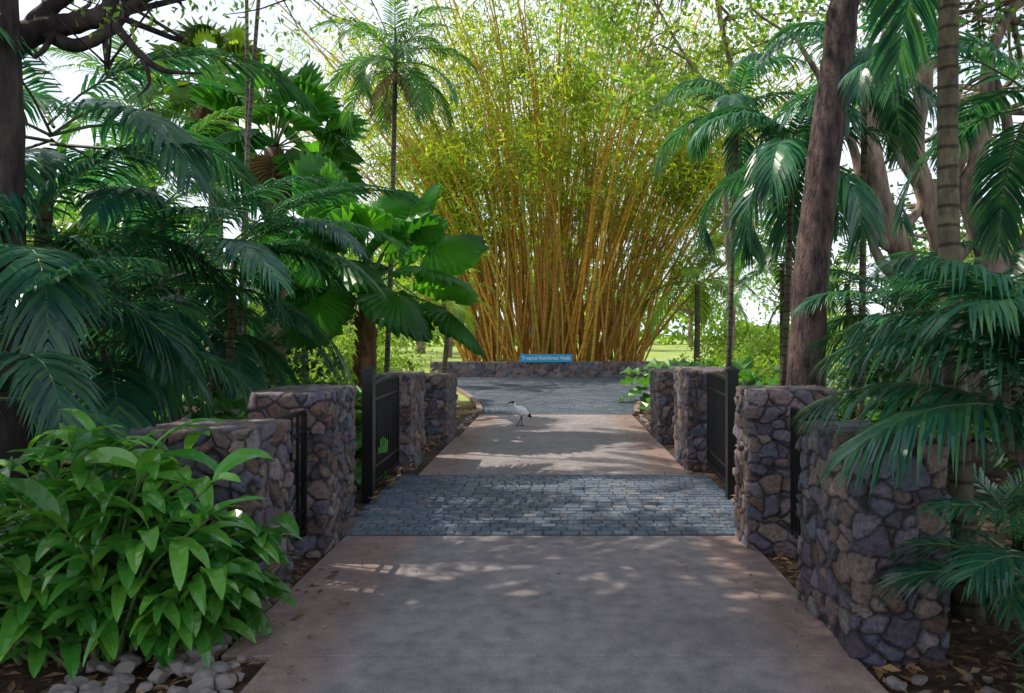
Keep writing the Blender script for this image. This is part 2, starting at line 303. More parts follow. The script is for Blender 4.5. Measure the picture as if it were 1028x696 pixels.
def setts(name,y0,y1,hw,a,b,z,mat):
    mb=MB(); C=[];SZ=[]
    ny=int((y1-y0)/a)
    for r in range(ny):
        y=y0+(r+.5)*a; xl,xr=hw(y); x=xl+(r%2)*b*.5-b*.25+rng.uniform(-.01,.01)
        while x<xr-.03:
            w=b*rng.uniform(.9,1.1); w=min(w,xr-x)
            if w>.04: C.append((x+w/2,y+rng.normal(0,.0015))); SZ.append((w/2-.005,a/2-.005))
            x+=w
    C=A(C);SZ=A(SZ);n=len(C); zt=z+rng.normal(0,.001,n)
    V=np.zeros((n,8,3)); sg=A([(-1,-1),(1,-1),(1,1),(-1,1)])
    for q in range(4):
        V[:,q,:2]=C+SZ*sg[q]+rng.normal(0,.0015,(n,2)); V[:,q,2]=z-.02
        V[:,4+q,:2]=C+(SZ-.005)*sg[q]+rng.normal(0,.0012,(n,2)); V[:,4+q,2]=zt+rng.normal(0,.0007,n)
    o=np.arange(n)[:,None]*8
    mb.add(V.reshape(-1,3),np.concatenate([o+A(f) for f in([4,5,6,7],[0,1,5,4],[1,2,6,5],[2,3,7,6],[3,0,4,7])]))
    ys=np.linspace(y0,y1,24); L=[hw(y) for y in ys]
    v=[(l[0],y,z-.008) for l,y in zip(L,ys)]+[(l[1],y,z-.008) for l,y in zip(L,ys)]
    mb.add(v,[(i,24+i,25+i,i+1) for i in range(23)],1)
    return thing(name,None,None,mb=mb,mats=[mat,M_joint],kind="structure")
setts("cobbled_pavement",6.24,8.9,lambda y:(-1.85,1.82),.12,.15,.004,M_sett)
def hwp(y):
    t=max(0,(y-15.6)/13); return (-(1.55+3.4*t**1.4),1.65+3.6*t**1.4)
setts("cobbled_pavement",15.57,28.7,hwp,.19,.22,.004,M_sett2)
mb=MB(); 
for sx in(-1,1):
    x0,x1=sorted((sx*5.6,sx*60)); box(mb,x0,x1,25.2,28.6,-.1,-.02)
thing("road",None,None,mb=mb,mats=[M_asph],kind="structure")
mb=MB()
for sgn,ix in((-1,0),(1,1)):
    ys=np.linspace(15.6,25.0,20)
    xs=[hwp(y)[ix]+sgn*.07 for y in ys]
    for i in range(19):
        a,b=(xs[i],ys[i]),(xs[i+1],ys[i+1]); w=.06
        v=[(a[0]-w,a[1],-.1),(a[0]+w,a[1],-.1),(b[0]+w,b[1],-.1),(b[0]-w,b[1],-.1),(a[0]-w,a[1],.06),(a[0]+w,a[1],.06),(b[0]+w,b[1],.06),(b[0]-w,b[1],.06)]
        mb.add(v,[(4,5,6,7),(0,1,5,4),(1,2,6,5),(2,3,7,6),(3,0,4,7)])
thing("kerb",None,None,mb=mb,mats=[M_conc],kind="structure")
# ------------------------------------------------------------ stone pillars
def stone_block(name,label,x0,x1,y0,y1,h,res=.011,cell=.128,seed=0,group="stone pillars along the path"):
    r=np.random.default_rng(seed); lo=A([x0,y0,-.12]); hi=A([x1,y1,h]); ctr=(lo+hi)/2; ctr[2]=0
    V=[];Fs=[];n=0
    def grid(o,a,b,na,nb):
        nonlocal n
        s,t=np.meshgrid(np.linspace(0,1,na+1),np.linspace(0,1,nb+1)); v=o+s[...,None]*a+t[...,None]*b
        i=np.arange(nb)[:,None]*(na+1); j=np.arange(na)[None,:]
        V.append(v.reshape(-1,3)); Fs.append(np.stack([i+j,i+j+1,i+na+1+j+1,i+na+1+j],-1).reshape(-1,4)+n); n+=v.shape[0]*v.shape[1]
    dx,dy,dz=hi-lo; nx,ny,nz=[max(2,int(d/res)) for d in(dx,dy,dz)]; X_,Y_,Z_=A([dx,0,0]),A([0,dy,0]),A([0,0,dz])
    grid(lo,X_,Z_,nx,nz); grid(lo+X_,Y_,Z_,ny,nz); grid(lo+X_+Y_,-X_,Z_,nx,nz); grid(lo+Y_,-Y_,Z_,ny,nz); grid(lo+Z_,X_,Y_,nx,ny)
    V=np.concatenate(V); Fs=np.concatenate(Fs)
    rd=.018; q=np.clip(V,lo+rd,hi-rd); nn=nrm(V-q); P=q+nn*rd
    sc=A([1,1,1.25])
    c=[np.arange(lo[k]-cell,hi[k]+cell,cell/ sc[k]) for k in range(3)]
    G=np.stack(np.meshgrid(*c),-1).reshape(-1,3)+r.uniform(-.46,.46,(len(c[0])*len(c[1])*len(c[2]),3))*cell
    wp=P+.008*np.stack([np.sin(P[:,1]*31+P[:,2]*23),np.sin(P[:,0]*27+P[:,2]*37),np.sin(P[:,0]*33+P[:,1]*29)],-1)
    i1=np.zeros(len(P),int);f1=np.zeros(len(P));f2=np.zeros(len(P)); wt=r.uniform(-.03,.03,len(G))
    for s in range(0,len(P),3000):
        d=np.abs((wp[s:s+3000,None]-G[None])*sc); d=(.75*np.sqrt((d*d).sum(2))+.25*d.max(2))-wt; ii=np.argpartition(d,1,axis=1)[:,:2]
        dd=np.take_along_axis(d,ii,1); sw=dd[:,0]>dd[:,1]; i1[s:s+3000]=np.where(sw,ii[:,1],ii[:,0]); f1[s:s+3000]=dd.min(1); f2[s:s+3000]=dd.max(1)
    e=np.clip(((f2-f1)-.003)/.015,0,1); e=e*e*(3-2*e)
    off=r.uniform(-.005,.011,len(G)); tl=r.normal(0,.18,(len(G),3))
    hgt=e*(.016+off[i1]+np.clip(np.sum(tl[i1]*(P-G[i1]),1),-.012,.012))
    hgt=np.where(nn[:,2]>.7,hgt*.22,hgt)
    P=P+nn*hgt[:,None]+.002*np.sin(P*61)[:,[1,2,0]]
    pal=A([(.10,.083,.115),(.17,.118,.10),(.115,.12,.16),(.21,.16,.135),(.08,.07,.09),(.175,.125,.125),(.145,.125,.155),(.145,.088,.07),(.2,.175,.175)])*1.1
    col=pal[r.integers(0,len(pal),len(G))]*r.uniform(.75,1.25,(len(G),1)); mort=A([.033,.029,.032])
    cc=mort+(col[i1]-mort)*np.clip(e*1.2-.1,0,1)[:,None]
    mbb=MB(); mbb.add(P,Fs); o=thing(name,label,"stone pillar" if group else "stone wall",ctr,group,mbb,[M_stone],True)
    ca=o.data.color_attributes.new("stone",'FLOAT_COLOR','POINT'); ca.data.foreach_set("color",np.concatenate([cc,np.ones((len(cc),1))],1).astype(np.float32).ravel())
    return o
sp="squat rubble pillar of purplish grey basalt "
stone_block("stone_pillar",sp+"beside a leafy ginger plant",-2.52,-1.8,4.42,5.0,1.12,seed=1)
stone_block("stone_pillar",sp+"next to the black gate post",-2.36,-1.8,5.73,6.6,1.24,seed=2)
stone_block("stone_pillar",sp+"behind the open gate",-2.3,-1.82,9.25,10.2,1.18,.022,.14,3)
stone_block("stone_pillar",sp+"at the end of the row",-2.25,-1.70,11.5,12.6,1.03,.022,.14,4)
stone_block("stone_pillar",sp+"with palm fronds hanging over it",1.57,2.04,3.86,4.74,1.14,seed=5)
stone_block("stone_pillar",sp+"next to the black gate post",1.53,2.2,5.8,6.25,1.26,seed=6)
stone_block("stone_pillar",sp+"behind the open gate",1.66,2.2,9.3,10.3,1.24,.022,.14,7)
stone_block("stone_pillar",sp+"at the end of the row",1.62,2.2,11.6,12.6,1.1,.022,.14,8)
stone_block("stone_wall","long low rubble stone wall in front of tall bamboo",-4.9,5.2,28.8,29.3,.6,.05,.24,9,group=None)
# ------------------------------------------------------------ gates
def gate(name,label,p0,p1,z0,z1,post=True,arch=.0,pz=1.3,grp="open black steel gates"):
    p0=A([*p0,0.]);p1=A([*p1,0.]); o=thing(name,label,"gate",(p0[0],p0[1],0),grp)
    d=p1-p0; L=np.linalg.norm(d); d/=L; s=A([-d[1],d[0],0]); mb=MB()
    def bar(a,b,w):
        a=A(a,float);b=A(b,float); t=nrm(b-a); x=s if abs(np.dot(t,s))<.9 else A([0,0,1.]); y=nrm(np.cross(t,x)); x=np.cross(y,t)
        c=[(-1,-1),(1,-1),(1,1),(-1,1)]; v=[a+(x*i+y*j)*w for i,j in c]+[b+(x*i+y*j)*w for i,j in c]
        mb.add(v,[(0,3,2,1),(4,5,6,7),(0,1,5,4),(1,2,6,5),(2,3,7,6),(3,0,4,7)])
    zt=lambda t:z1+arch*math.sin(math.pi*t)
    A0=p0+d*(.08 if post else 0.)
    n=max(4,int(L/.105))
    for i in range(n+1):
        t=i/n; q=A0+(p1-A0)*t; w=.018 if i in(0,n) else .009; bar(q+A([0,0,z0]),q+A([0,0,zt(t)-(0 if i in(0,n) else .01)]),w)
    for k in range(8):
        a,b=k/8,(k+1)/8; bar(A0+(p1-A0)*a+A([0,0,zt(a)]),A0+(p1-A0)*b+A([0,0,zt(b)]),.016)
    for zz in(z0+.04,z0+.2,z1-.16): bar(A0+A([0,0,zz]),p1+A([0,0,zz]),.012)
    part(o,"gate_panel",mb,[M_black])
    if post:
        mb=MB(); h=.055; box(mb,p0[0]-h,p0[0]+h,p0[1]-h,p0[1]+h,-.1,pz); box(mb,p0[0]-h-.012,p0[0]+h+.012,p0[1]-h-.012,p0[1]+h+.012,pz+.001,pz+.03)
        v=A([(-h,-h,0),(h,-h,0),(h,h,0),(-h,h,0),(0,0,.05)])+A([p0[0],p0[1],pz+.032]); mb.add(v,[(0,1,4),(1,2,4),(2,3,4),(3,0,4)])
        part(o,"gate_post",mb,[M_black])
    return o
gate("driveway_gate","open black steel gate with vertical bars on a square post",(-1.93,7.62),(-1.95,9.1),.08,1.16,arch=.03)
gate("driveway_gate","open black steel gate with vertical bars on a square post",(1.81,7.6),(1.88,9.1),.08,1.2,arch=.03)
gate("pedestrian_gate","narrow black barred gate between two stone pillars",(-1.95,5.05),(-1.93,5.66),.15,1.1,post=False,grp="narrow side gates")
gate("pedestrian_gate","narrow black barred gate between two stone pillars",(1.74,4.82),(1.83,5.7),.15,1.12,post=False,grp="narrow side gates")
# ------------------------------------------------------------ sign
M_blue=plain("sign_blue",(.03,.38,.70),.4); M_white=plain("white_paint",(.8,.8,.8),.5)
so=thing("park_sign","blue park sign with white lettering on the stone wall","sign",(-.38,28.72,.5))
mb=MB(); box(mb,-1.4,.64,28.70,28.74,.59,.90); part(so,"sign_board",mb,[M_blue])
for x in(-1.1,.34): mb=MB(); box(mb,x-.03,x+.03,28.745,28.785,.5,.87); part(so,"support",mb,[M_black])
cu=bpy.data.curves.new("lettering",'FONT'); cu.body="Tropical Rainforest Walk"; cu.size=.185; cu.align_x='CENTER'; cu.align_y='CENTER'; cu.extrude=.003; cu.offset=.003
tmp=bpy.data.objects.new("t",cu); link(tmp); dg=bpy.context.evaluated_depsgraph_get(); me=bpy.data.meshes.new_from_object(tmp.evaluated_get(dg)); bpy.data.objects.remove(tmp)
me.materials.clear(); me.materials.append(M_white); lt=bpy.data.objects.new("lettering",me); link(lt); lt.parent=so; lt.location=(0,-.026,.245); lt.rotation_euler=(math.radians(90),0,0)
# ------------------------------------------------------------ ibis
M_ibw=plain("white_feathers",(.9,.9,.9),.8); M_ibb=plain("black_skin_and_bill",(.02,.02,.02),.5); M_ibl=plain("dark_leg",(.06,.045,.04),.6)
mb=MB(); bx,by=-.66,13.6; ks=.9
def bp(l): return [(bx+x*ks,by+y*ks,z*ks) for x,y,z in l]
S=spline(bp([(.20,.02,.20),(.13,.01,.245),(.05,0,.29),(-.03,0,.325),(-.085,0,.365),(-.11,0,.41),(-.115,0,.45),(-.14,0,.485),(-.18,0,.485)]),40)
R=ks*np.interp(np.linspace(0,1,40),[0,.12,.25,.4,.5,.58,.7,.82,.92,1],[.012,.06,.10,.105,.075,.04,.03,.027,.03,.014])
tube(mb,S[:33],R[:33],14,0); tube(mb,S[32:],R[32:],12,1)
tube(mb,spline(bp([(-.175,0,.485),(-.22,0,.475),(-.26,0,.44),(-.285,0,.385)]),10),np.linspace(.011,.004,10),8,1)
tube(mb,spline(bp([(.15,.01,.24),(.20,.015,.205),(.24,.02,.17)]),8),ks*A([.02,.038,.04,.036,.03,.022,.012,.003]),8,1)
for dy,fx in((-.03,-.05),(.035,.05)):
    tube(mb,spline(bp([(.02,dy,.25),(.03,dy,.2),(.03+fx*.3,dy,.14),(fx*.6,dy,.06),(fx,dy,.012)]),10),[.026,.022,.015,.010,.009,.010,.008,.008,.008,.006],8,2)
    for a in(2.6,3.14,3.7,0.): tube(mb,bp([(fx,dy,.012),(fx+.03*math.cos(a),dy+.03*math.sin(a),.008),(fx+.06*math.cos(a),dy+.06*math.sin(a),.004)]),[.006,.005,.002],6,2)
thing("ibis","white ibis with black head walking across the path","bird",(bx,by,0),None,mb,[M_ibw,M_ibb,M_ibl],True)
# ------------------------------------------------------------ bamboo
bo=thing("bamboo_clump","huge clump of golden bamboo arching above a stone wall","bamboo",(0,32.5,0))
crown=MB(); rest=MB(); cx,cy=-.1,32.3; mats=[M_culm]
NC=300
for i in range(NC):
    rr=math.sqrt(rng.uniform(0,1)); a=rng.uniform(0,6.283); ox,oy=rr*math.cos(a),rr*math.sin(a)
    b=A([cx+ox*3.9,cy+oy*2.4,0.]); h=rng.uniform(9.5,17.5); lean=.03+.26*rr*rng.uniform(.1,1.6)
    out=A([ox/(rr+.01),oy/(rr+.01)*.8,0]); s=np.linspace(0,1,9)
    side=rng.normal(.15,1.3,2); ph=rng.uniform(0,6.28)
    Q=A([b+out*h*(lean*t+lean*1.1*t**3)+A([side[0]*t*h*.12+.16*math.sin(ph+5*t)*t*2,side[1]*t*h*.08,h*(t-.22*lean*2*t**3)]) for t in s])
    Rr=np.linspace(1,.3,9)*rng.uniform(.038,.082)
    if i<95:
        mb=MB(); tube(mb,Q,Rr,6,0,False); part(bo,"culm",mb,mats,True)
    else: tube(rest,Q,Rr,5,0,False)
    if i>=205: continue
    zmin=rng.uniform(.55,.78) if rr<.8 else rng.uniform(.4,.62)
    for t in np.arange(zmin,1.02,.09):
        p=A([np.interp(t,s,Q[:,k]) for k in range(3)]); dv=rng.normal(0,1,3)*A([1,1,.3]); c=p+nrm(dv)*rng.uniform(.3,1.4)
        tube(rest,[p,(p+c)/2+A([0,0,.12]),c],[.012,.008,.004],3,0,False)
        if c[2]<17.5: leaves(crown,c+rng.normal(0,1,(56,3))*A([.6,.6,.28]),.36,.065,.5)
    if rng.uniform()<.3:
        t=rng.uniform(.2,.45); p=A([np.interp(t,s,Q[:,k]) for k in range(3)]); c=p+out*.6+rng.normal(0,.3,3)
        leaves(crown,c+rng.normal(0,.35,(18,3)),.3,.055,.5)
for i in range(68):
    a=rng.uniform(0,6.28); c=A([cx+math.cos(a)*rng.uniform(3.,8.6),cy+math.sin(a)*3.5,rng.uniform(9.5,15.5)])
    if i<12: c=A([cx-rng.uniform(3.6,6.),cy-1.5+rng.normal(0,.5),rng.uniform(5.,9.5)])
    elif i<28: c=A([cx+rng.uniform(4.5,8.2),cy-1.5+rng.normal(0,.5),rng.uniform(6.,9.5)])
    q=spline([A([cx+(c[0]-cx)*.5,cy+(c[1]-cy)*.6,c[2]-3.]),A([cx+(c[0]-cx)*.75,cy+(c[1]-cy)*.8,c[2]+.5]),c,c+A([np.sign(c[0]-cx)*.8,0,-.9])],9)
    tube(rest,q,np.linspace(.035,.006,9),4,0,False)
    for p in q[4:]: leaves(crown,p+rng.normal(0,.42,(58,3)),.36,.065,.6)
part(bo,"culm_thicket",rest,mats,True,kind="stuff"); part(bo,"foliage",crown,[M_bam])
# ------------------------------------------------------------ trees
def tree(name,label,trunks,centers,leafm,barkm,nl=160,ls=.16,lw=.08,limb=.07,spread=(.8,.8,.5),cat="tree",sides=14,wig=.5,jit=.04):
    b=A(trunks[0][0][0],float); o=thing(name,label,cat,(b[0],b[1],0)); tm=MB(); nodes=[]
    for P,R in trunks:
        n=max(10,len(P)*5); Q=spline(P,n); rr=np.interp(np.linspace(0,1,n),np.linspace(0,1,len(R)),R)
        Q[1:-1]+=rng.normal(0,1,(n-2,3))*rr[1:-1,None]*jit
        rr=rr*(1+.5*jit*rng.normal(0,1,n)); tube(tm,Q,rr,sides); nodes.append(np.concatenate([Q[n//2:],rr[n//2:,None]],1))
    nodes=np.concatenate(nodes); cm=MB()
    for c in centers:
        c=A(c,float); d=np.linalg.norm(nodes[:,:3]-c,axis=1)+rng.uniform(0,1.2,len(nodes)); k=nodes[np.argmin(d)]
        p=k[:3]; mid=(p+c)/2+rng.normal(0,wig,3)+A([0,0,.25]); q=spline([p,mid,c],8)
        r0=min(limb,k[3]*.7); tube(tm,q,np.linspace(r0,.012,8),6,0,False)
        for s in range(4):
            e=c+rng.normal(0,1,3)*A(spread)*1.0; st=q[rng.integers(4,8)]; tube(tm,spline([st,(st+e)/2+rng.normal(0,.15,3),e],5),np.linspace(r0*.3+.004,.004,5),4,0,False)
            leaves(cm,e+rng.normal(0,1,(nl//4,3))*A(spread)*.5,ls,lw,.25)
    part(o,"trunk",tm,[barkm],True)
    if len(centers): part(o,"crown",cm,[leafm])
    return o
Y0=8.6
pts=[at(803,500,Y0),at(808,400,Y0),at(813,300,Y0),at(823,190,Y0),at(838,80,Y0),at(848,0,Y0),at(856,-90,Y0+.2),at(850,-200,Y0+.2)]
cs=blob((2.6,8.2,9.8),(4.2,4.2,2.0),18)
tree("shade_tree","tall rough-barked tree leaning up behind a stone pillar",[(pts,[.27,.22,.2,.19,.185,.17,.15,.11])],cs,M_tree,M_bark,120,.19,.1,jit=.05,sides=20)
b=at(4,520,6.2); b[2]=-.05
cs=np.concatenate([blob((-5.9,4.3,9.2),(4.8,5.0,1.0),104),blob((-5,-2.5,9),(4,2.3,1.2),14)])
tree("shade_tree","dark trunk of a tall shade tree among palm fronds",[([b,at(6,300,6.2),at(3,100,6.2),at(-4,-80,6.2),at(-10,-220,6.)],[.2,.15,.14,.13,.11])],cs,M_tree,M_barkd,110,.29,.19,jit=.02)
Yb=6.6
tr=[([A([-7.2,Yb,-.05]),A([-7.0,Yb,3.]),at(-80,110,Yb),at(0,50,Yb),at(40,30,Yb),at(80,22,Yb),at(112,8,Yb),at(160,-60,Yb)],[.35,.26,.19,.14,.105,.09,.075,.05]),
    ([at(106,12,Yb),at(126,38,Yb),at(142,56,Yb),at(165,71,Yb),at(203,74,Yb)],[.05,.038,.034,.026,.008]),
    ([at(20,38,Yb),at(50,8,Yb),at(90,-20,Yb)],[.08,.07,.055]),([at(40,30,Yb),at(75,46,Yb),at(110,30,Yb),at(135,4,Yb),at(190,-20,Yb)],[.07,.06,.05,.045,.03]),([at(142,56,Yb),at(150,82,Yb),at(138,98,Yb)],[.024,.015,.005])]
cs=[at(rng.uniform(-60,350),rng.uniform(-160,10),Yb+rng.uniform(-.6,1.8)) for _ in range(26)]
tree("spreading_tree","spreading tree with dark crooked branches and fine leaves",tr,cs,M_treel,M_barkd,80,.085,.038,.03,(.5,.5,.3))
Yf=12.5
g0=at(945,420,Yf); g0[2]=-.05
tr=[([g0,at(930,330,Yf),at(905,255,Yf),at(882,190,Yf),at(872,120,Yf),at(885,60,Yf),at(905,-10,Yf)],[.42,.28,.2,.175,.155,.13,.1]),
 ([A([g0[0]+.5,Yf,-.05]),at(962,320,Yf),at(944,240,Yf),at(918,150,Yf),at(928,70,Yf),at(905,0,Yf)],[.34,.24,.18,.155,.135,.1]),
 ([A([g0[0]+1.1,Yf-.2,-.05]),at(1000,320,Yf),at(995,250,Yf),at(1005,200,Yf),at(1028,150,Yf),at(1060,80,Yf)],[.45,.3,.26,.22,.18,.15]),
 ([at(995,270,Yf),at(975,200,Yf),at(990,120,Yf),at(993,60,Yf),at(1020,0,Yf)],[.19,.15,.13,.1,.08]),
 ([at(905,255,Yf),at(870,225,Yf),at(860,160,Yf),at(835,100,Yf),at(800,40,Yf)],[.12,.10,.08,.06,.04]),
 ([A([g0[0]+1.9,Yf,-.05]),at(1024,340,Yf),at(1028,280,Yf),at(1050,220,Yf)],[.5,.36,.3,.25]),
 ([at(882,130,Yf),at(905,90,Yf),at(950,50,Yf),at(960,-20,Yf)],[.1,.085,.07,.05]),
 ([at(918,290,Yf),at(890,270,Yf),at(875,240,Yf),at(868,190,Yf)],[.11,.09,.07,.04]),([at(1005,200,Yf),at(1012,130,Yf),at(997,70,Yf)],[.11,.09,.05]),
 ([at(930,200,Yf),at(965,160,Yf),at(960,100,Yf),at(940,40,Yf)],[.1,.09,.07,.05]),([at(950,270,Yf),at(975,240,Yf),at(965,190,Yf),at(985,150,Yf)],[.1,.08,.07,.05]),([at(900,240,Yf),at(925,200,Yf),at(900,150,Yf),at(915,100,Yf)],[.08,.07,.06,.04])]
cs=[at(rng.uniform(790,1120),rng.uniform(-130,50),Yf+rng.uniform(-1,2.5)) for _ in range(34)]+[at(rng.uniform(850,1080),rng.uniform(60,280),Yf+rng.uniform(3.5,5)) for _ in range(22)]
tree("fig_tree","broad fig tree with many pale brown twisting trunks",tr,cs,M_palm,M_barkf,110,.18,.09,.06,(.7,.7,.45),sides=18)
Yl=22.
g0=at(730,410,Yl); g0[2]=-.05
cs=[at(rng.uniform(600,840),rng.uniform(-90,120),Yl+rng.uniform(-2,2)) for _ in range(40)]
tree("leafy_tree","slim tree with bright yellow-green leaves over the road",[([g0,at(735,300,Yl),at(728,200,Yl),at(738,100,Yl),at(720,0,Yl),at(715,-120,Yl)],[.13,.10,.09,.08,.07,.05]),([at(738,130,Yl),at(690,60,Yl),at(650,-10,Yl)],[.07,.05,.03])],cs,M_treel,M_barkf,150,.24,.12,.05,(1.,1.,.5))
# ------------------------------------------------------------ palms left
G1="blue-green feather palms beside the path"
cp=at
def gp(u,v,Y,L,nf,tr=.06,leaf=M_palmd,**k):
    c=cp(u,v,Y); b=(c[0]+rng.normal(0,.12),c[1]+rng.normal(0,.1))
    return palm("feather_palm",k.pop("label","feather palm with long arching dark green fronds"),b,c,tr,nf,L,leaf,group=G1,**k)
gp(50,150,7.6,3.0,11,.09,n=62,ll=.66,w=.048,hang=.5,droop=1.5,emax=1.0,vee=.15)
gp(180,290,8.6,2.5,11,.07,n=54,ll=.58,w=.046,hang=.45,droop=1.4,emax=1.1,vee=.15)
gp(15,275,6.4,2.2,10,.06,n=52,ll=.55,w=.04,hang=.5,emax=1.1,vee=.15)
gp(105,350,7.4,1.9,11,.05,n=46,ll=.5,w=.042,hang=.5)
gp(215,330,10.5,2.0,12,.06,n=44,ll=.48,w=.042,hang=.5)
gp(150,225,12.5,2.8,13,.1,M_palm,n=44,ll=.6,w=.055,hang=.5)
gp(-10,400,5.2,1.5,10,.04,n=46,ll=.42,w=.03,hang=.5)
gp(235,262,9.4,2.5,10,.05,n=56,ll=.46,w=.04,hang=.35,azs=[0.,.25,-.3,.6,2.9,-.7,1.5,3.5,.1,-.15],emin=.05,emax=.8,droop=1.15,vee=.15)
gp(60,250,13.5,2.7,12,.09,M_palm,n=36,ll=.55,w=.06,hang=.5)
gp(305,290,18,2.0,13,.09,M_palmy,n=28,ll=.45,w=.05)
gp(445,300,24,2.2,13,.09,M_palmy,n=26,ll=.5,w=.06)
gp(150,110,17,2.7,15,.11,M_palm,n=34,ll=.6,w=.06)
c=cp(397,66,13.5); palm("slender_palm","slender palm with a thin grey trunk and airy crown",(cp(386,0,13.5)[0],13.5),c,.05,19,1.7,M_palm,M_ptrunkg,n=44,ll=.38,w=.026,hang=.4,droop=1.4,emin=-.5,emax=1.3,tr2=.04,vee=.3,skirt=7,shaft=True)
for (u0,u1,vt,Y) in((236,268,-110,10.5),(243,247,-120,11.5)):
    c=cp(u1,vt,Y); palm("slender_palm","very thin straight palm stem rising above the palm fronds",(cp(u0,0,Y)[0],Y),c,.032,10,1.2,M_palm,M_ptrunkg,n=26,ll=.3,w=.025,tr2=.026)
def fanpalm(label,base,crown,tr,specs,leaf=M_fan,skirt=0,rnd=0,R=.6,sp_=.5,tm=M_barkf):
    base=A([*base,-.05]); o=thing("fan_palm",label,"palm tree",base,"fan palms with pleated leaves"); c=A(crown,float)
    mb=MB(); tube(mb,spline([base,(base+c)/2+A([.05,0,0]),c],12),np.linspace(tr*1.2,tr,12),12)
    for i in range(90):
        z=rng.uniform(.25,1); p=base+(c-base)*z; a=rng.uniform(0,6.28); dd=A([math.cos(a),math.sin(a),1.2]); tube(mb,[p+dd*tr*.6,p+dd*(tr+.07)],[.04,.014],5)
    part(o,"trunk",mb,[tm],True)
    mb=MB()
    for s in specs: fanleaf(mb,c+rng.normal(0,.03,3),*s)
    for i in range(rnd):
        q=i/rnd; fanleaf(mb,c,i*2.4,1.3-1.6*q,R*1.4,R*rng.uniform(.8,1.05),.3+.6*q,split=sp_,n=16,span=1.9)
    for i in range(skirt): fanleaf(mb,c-A([0,0,.1]),rng.uniform(0,6.28),-1.0+rng.normal(0,.15),.35,R*.8,.5,2,2,split=.4)
    part(o,"crown",mb,[leaf,M_petiole,M_dry]); return o
c=cp(368,290,12.4)
fanpalm("fan palm with large pleated circular leaves on a shaggy trunk",(c[0]-.05,12.4),c,.13,[
 (2.7,1.25,1.7,1.2,.0),(-2.3,1.35,1.45,.98,.2),(.3,1.1,1.5,.95,.05),(-.6,.9,1.2,.92,.4),(.3,.65,1.4,.98,.25),(-.3,.3,1.25,.9,.5),(-2.9,.7,1.2,1.0,.5),
 (-1.7,.45,1.0,.85,.8),(3.3,.1,1.0,.9,.6),(-.9,-.05,1.1,.85,.7),(-2.1,-.1,1.0,.85,.8),(-.1,-.2,1.4,.85,.5),(1.5,1.2,1.6,.95,.3),(2.2,.5,1.2,.95,.6),(-2.7,-.25,.9,.8,.7),(-1.3,1.1,1.2,.9,.6),(3.6,.9,1.3,.95,.4)],tm=M_husk)
c=cp(275,150,15.5)
fanpalm("tall fan palm with a skirt of dead hanging leaves",(c[0],15.5),c,.2,[],rnd=20,skirt=12,R=.98,leaf=M_fan,sp_=.6)
c=cp(215,90,20); fanpalm("distant fan palm with spiky leaves",(c[0],20),c,.17,[],rnd=16,skirt=6,R=.95,leaf=M_palmy,sp_=.6)
# ------------------------------------------------------------ palms right
G2="feather palms beside the path"
c=at(955,-190,4.5); palm("feather_palm","tall palm with a green ringed trunk near a stone pillar",(at(972,0,4.5)[0],4.5),c,.072,12,2.3,M_palmd,M_ptrunk,n=50,ll=.5,w=.038,hang=.4,droop=1.5,emin=-.1,group=G2,shaft=True)
gp(795,165,10.2,1.9,13,.05,n=52,ll=.52,w=.042,hang=.7,droop=1.75,emin=-.4)
gp(868,75,9.6,1.8,11,.05,n=46,ll=.46,w=.04,hang=.6,droop=1.6)
gp(900,330,8.4,1.4,11,.04,n=44,ll=.4,w=.034,hang=.5)
gp(1040,110,6.6,1.8,12,.06,n=46,ll=.46,w=.038,hang=.5)
gp(1010,330,7.2,1.4,11,.045,n=42,ll=.4,w=.034,hang=.5)
gp(740,120,12.5,1.7,12,.05,n=44,ll=.45,w=.038,hang=.7,droop=1.8,emin=-.3)
gp(785,265,15,1.9,13,.07,M_palm,n=30,ll=.42,w=.045)
gp(850,285,14,1.9,12,.07,M_palm,n=30,ll=.42,w=.045)
gp(930,330,11.,1.5,12,.05,n=34,ll=.38,w=.038)
gp(700,285,30,3.2,14,.13,M_palmy,n=30,ll=.7,w=.08)
gp(735,250,38,4.0,14,.18,M_palmy,n=30,ll=.8,w=.1)
c=at(1080,440,3.75); palm("feather_palm","low palm arching blue-green fronds over a stone pillar",(c[0]+.05,3.8),c,.06,11,1.38,M_palmd,n=54,ll=.48,w=.027,hang=.55,droop=1.2,azs=[3.05,3.35,2.8,3.8,3.2,2.4,-1.9,0.,.8,3.55,2.95],emin=.4,emax=1.15,group=G2,vee=.15)
c=at(1060,640,3.3); palm("feather_palm","young palm with fine fronds growing low over the soil",(c[0],3.3),c,.03,9,.75,M_palmd,n=36,ll=.3,w=.02,hang=.4,droop=1.2,azs=[3.1,3.6,2.6,2.9,2.2,0.,1.,-1.,4.2],emin=.1,emax=1.0,group=G2)
c=at(1000,560,4.6); palm("feather_palm","young palm with fine fronds growing low over the soil",(c[0],4.6),c,.03,9,.8,M_palmd,n=34,ll=.3,w=.02,hang=.4,droop=1.2,emin=.1,emax=1.2,group=G2)
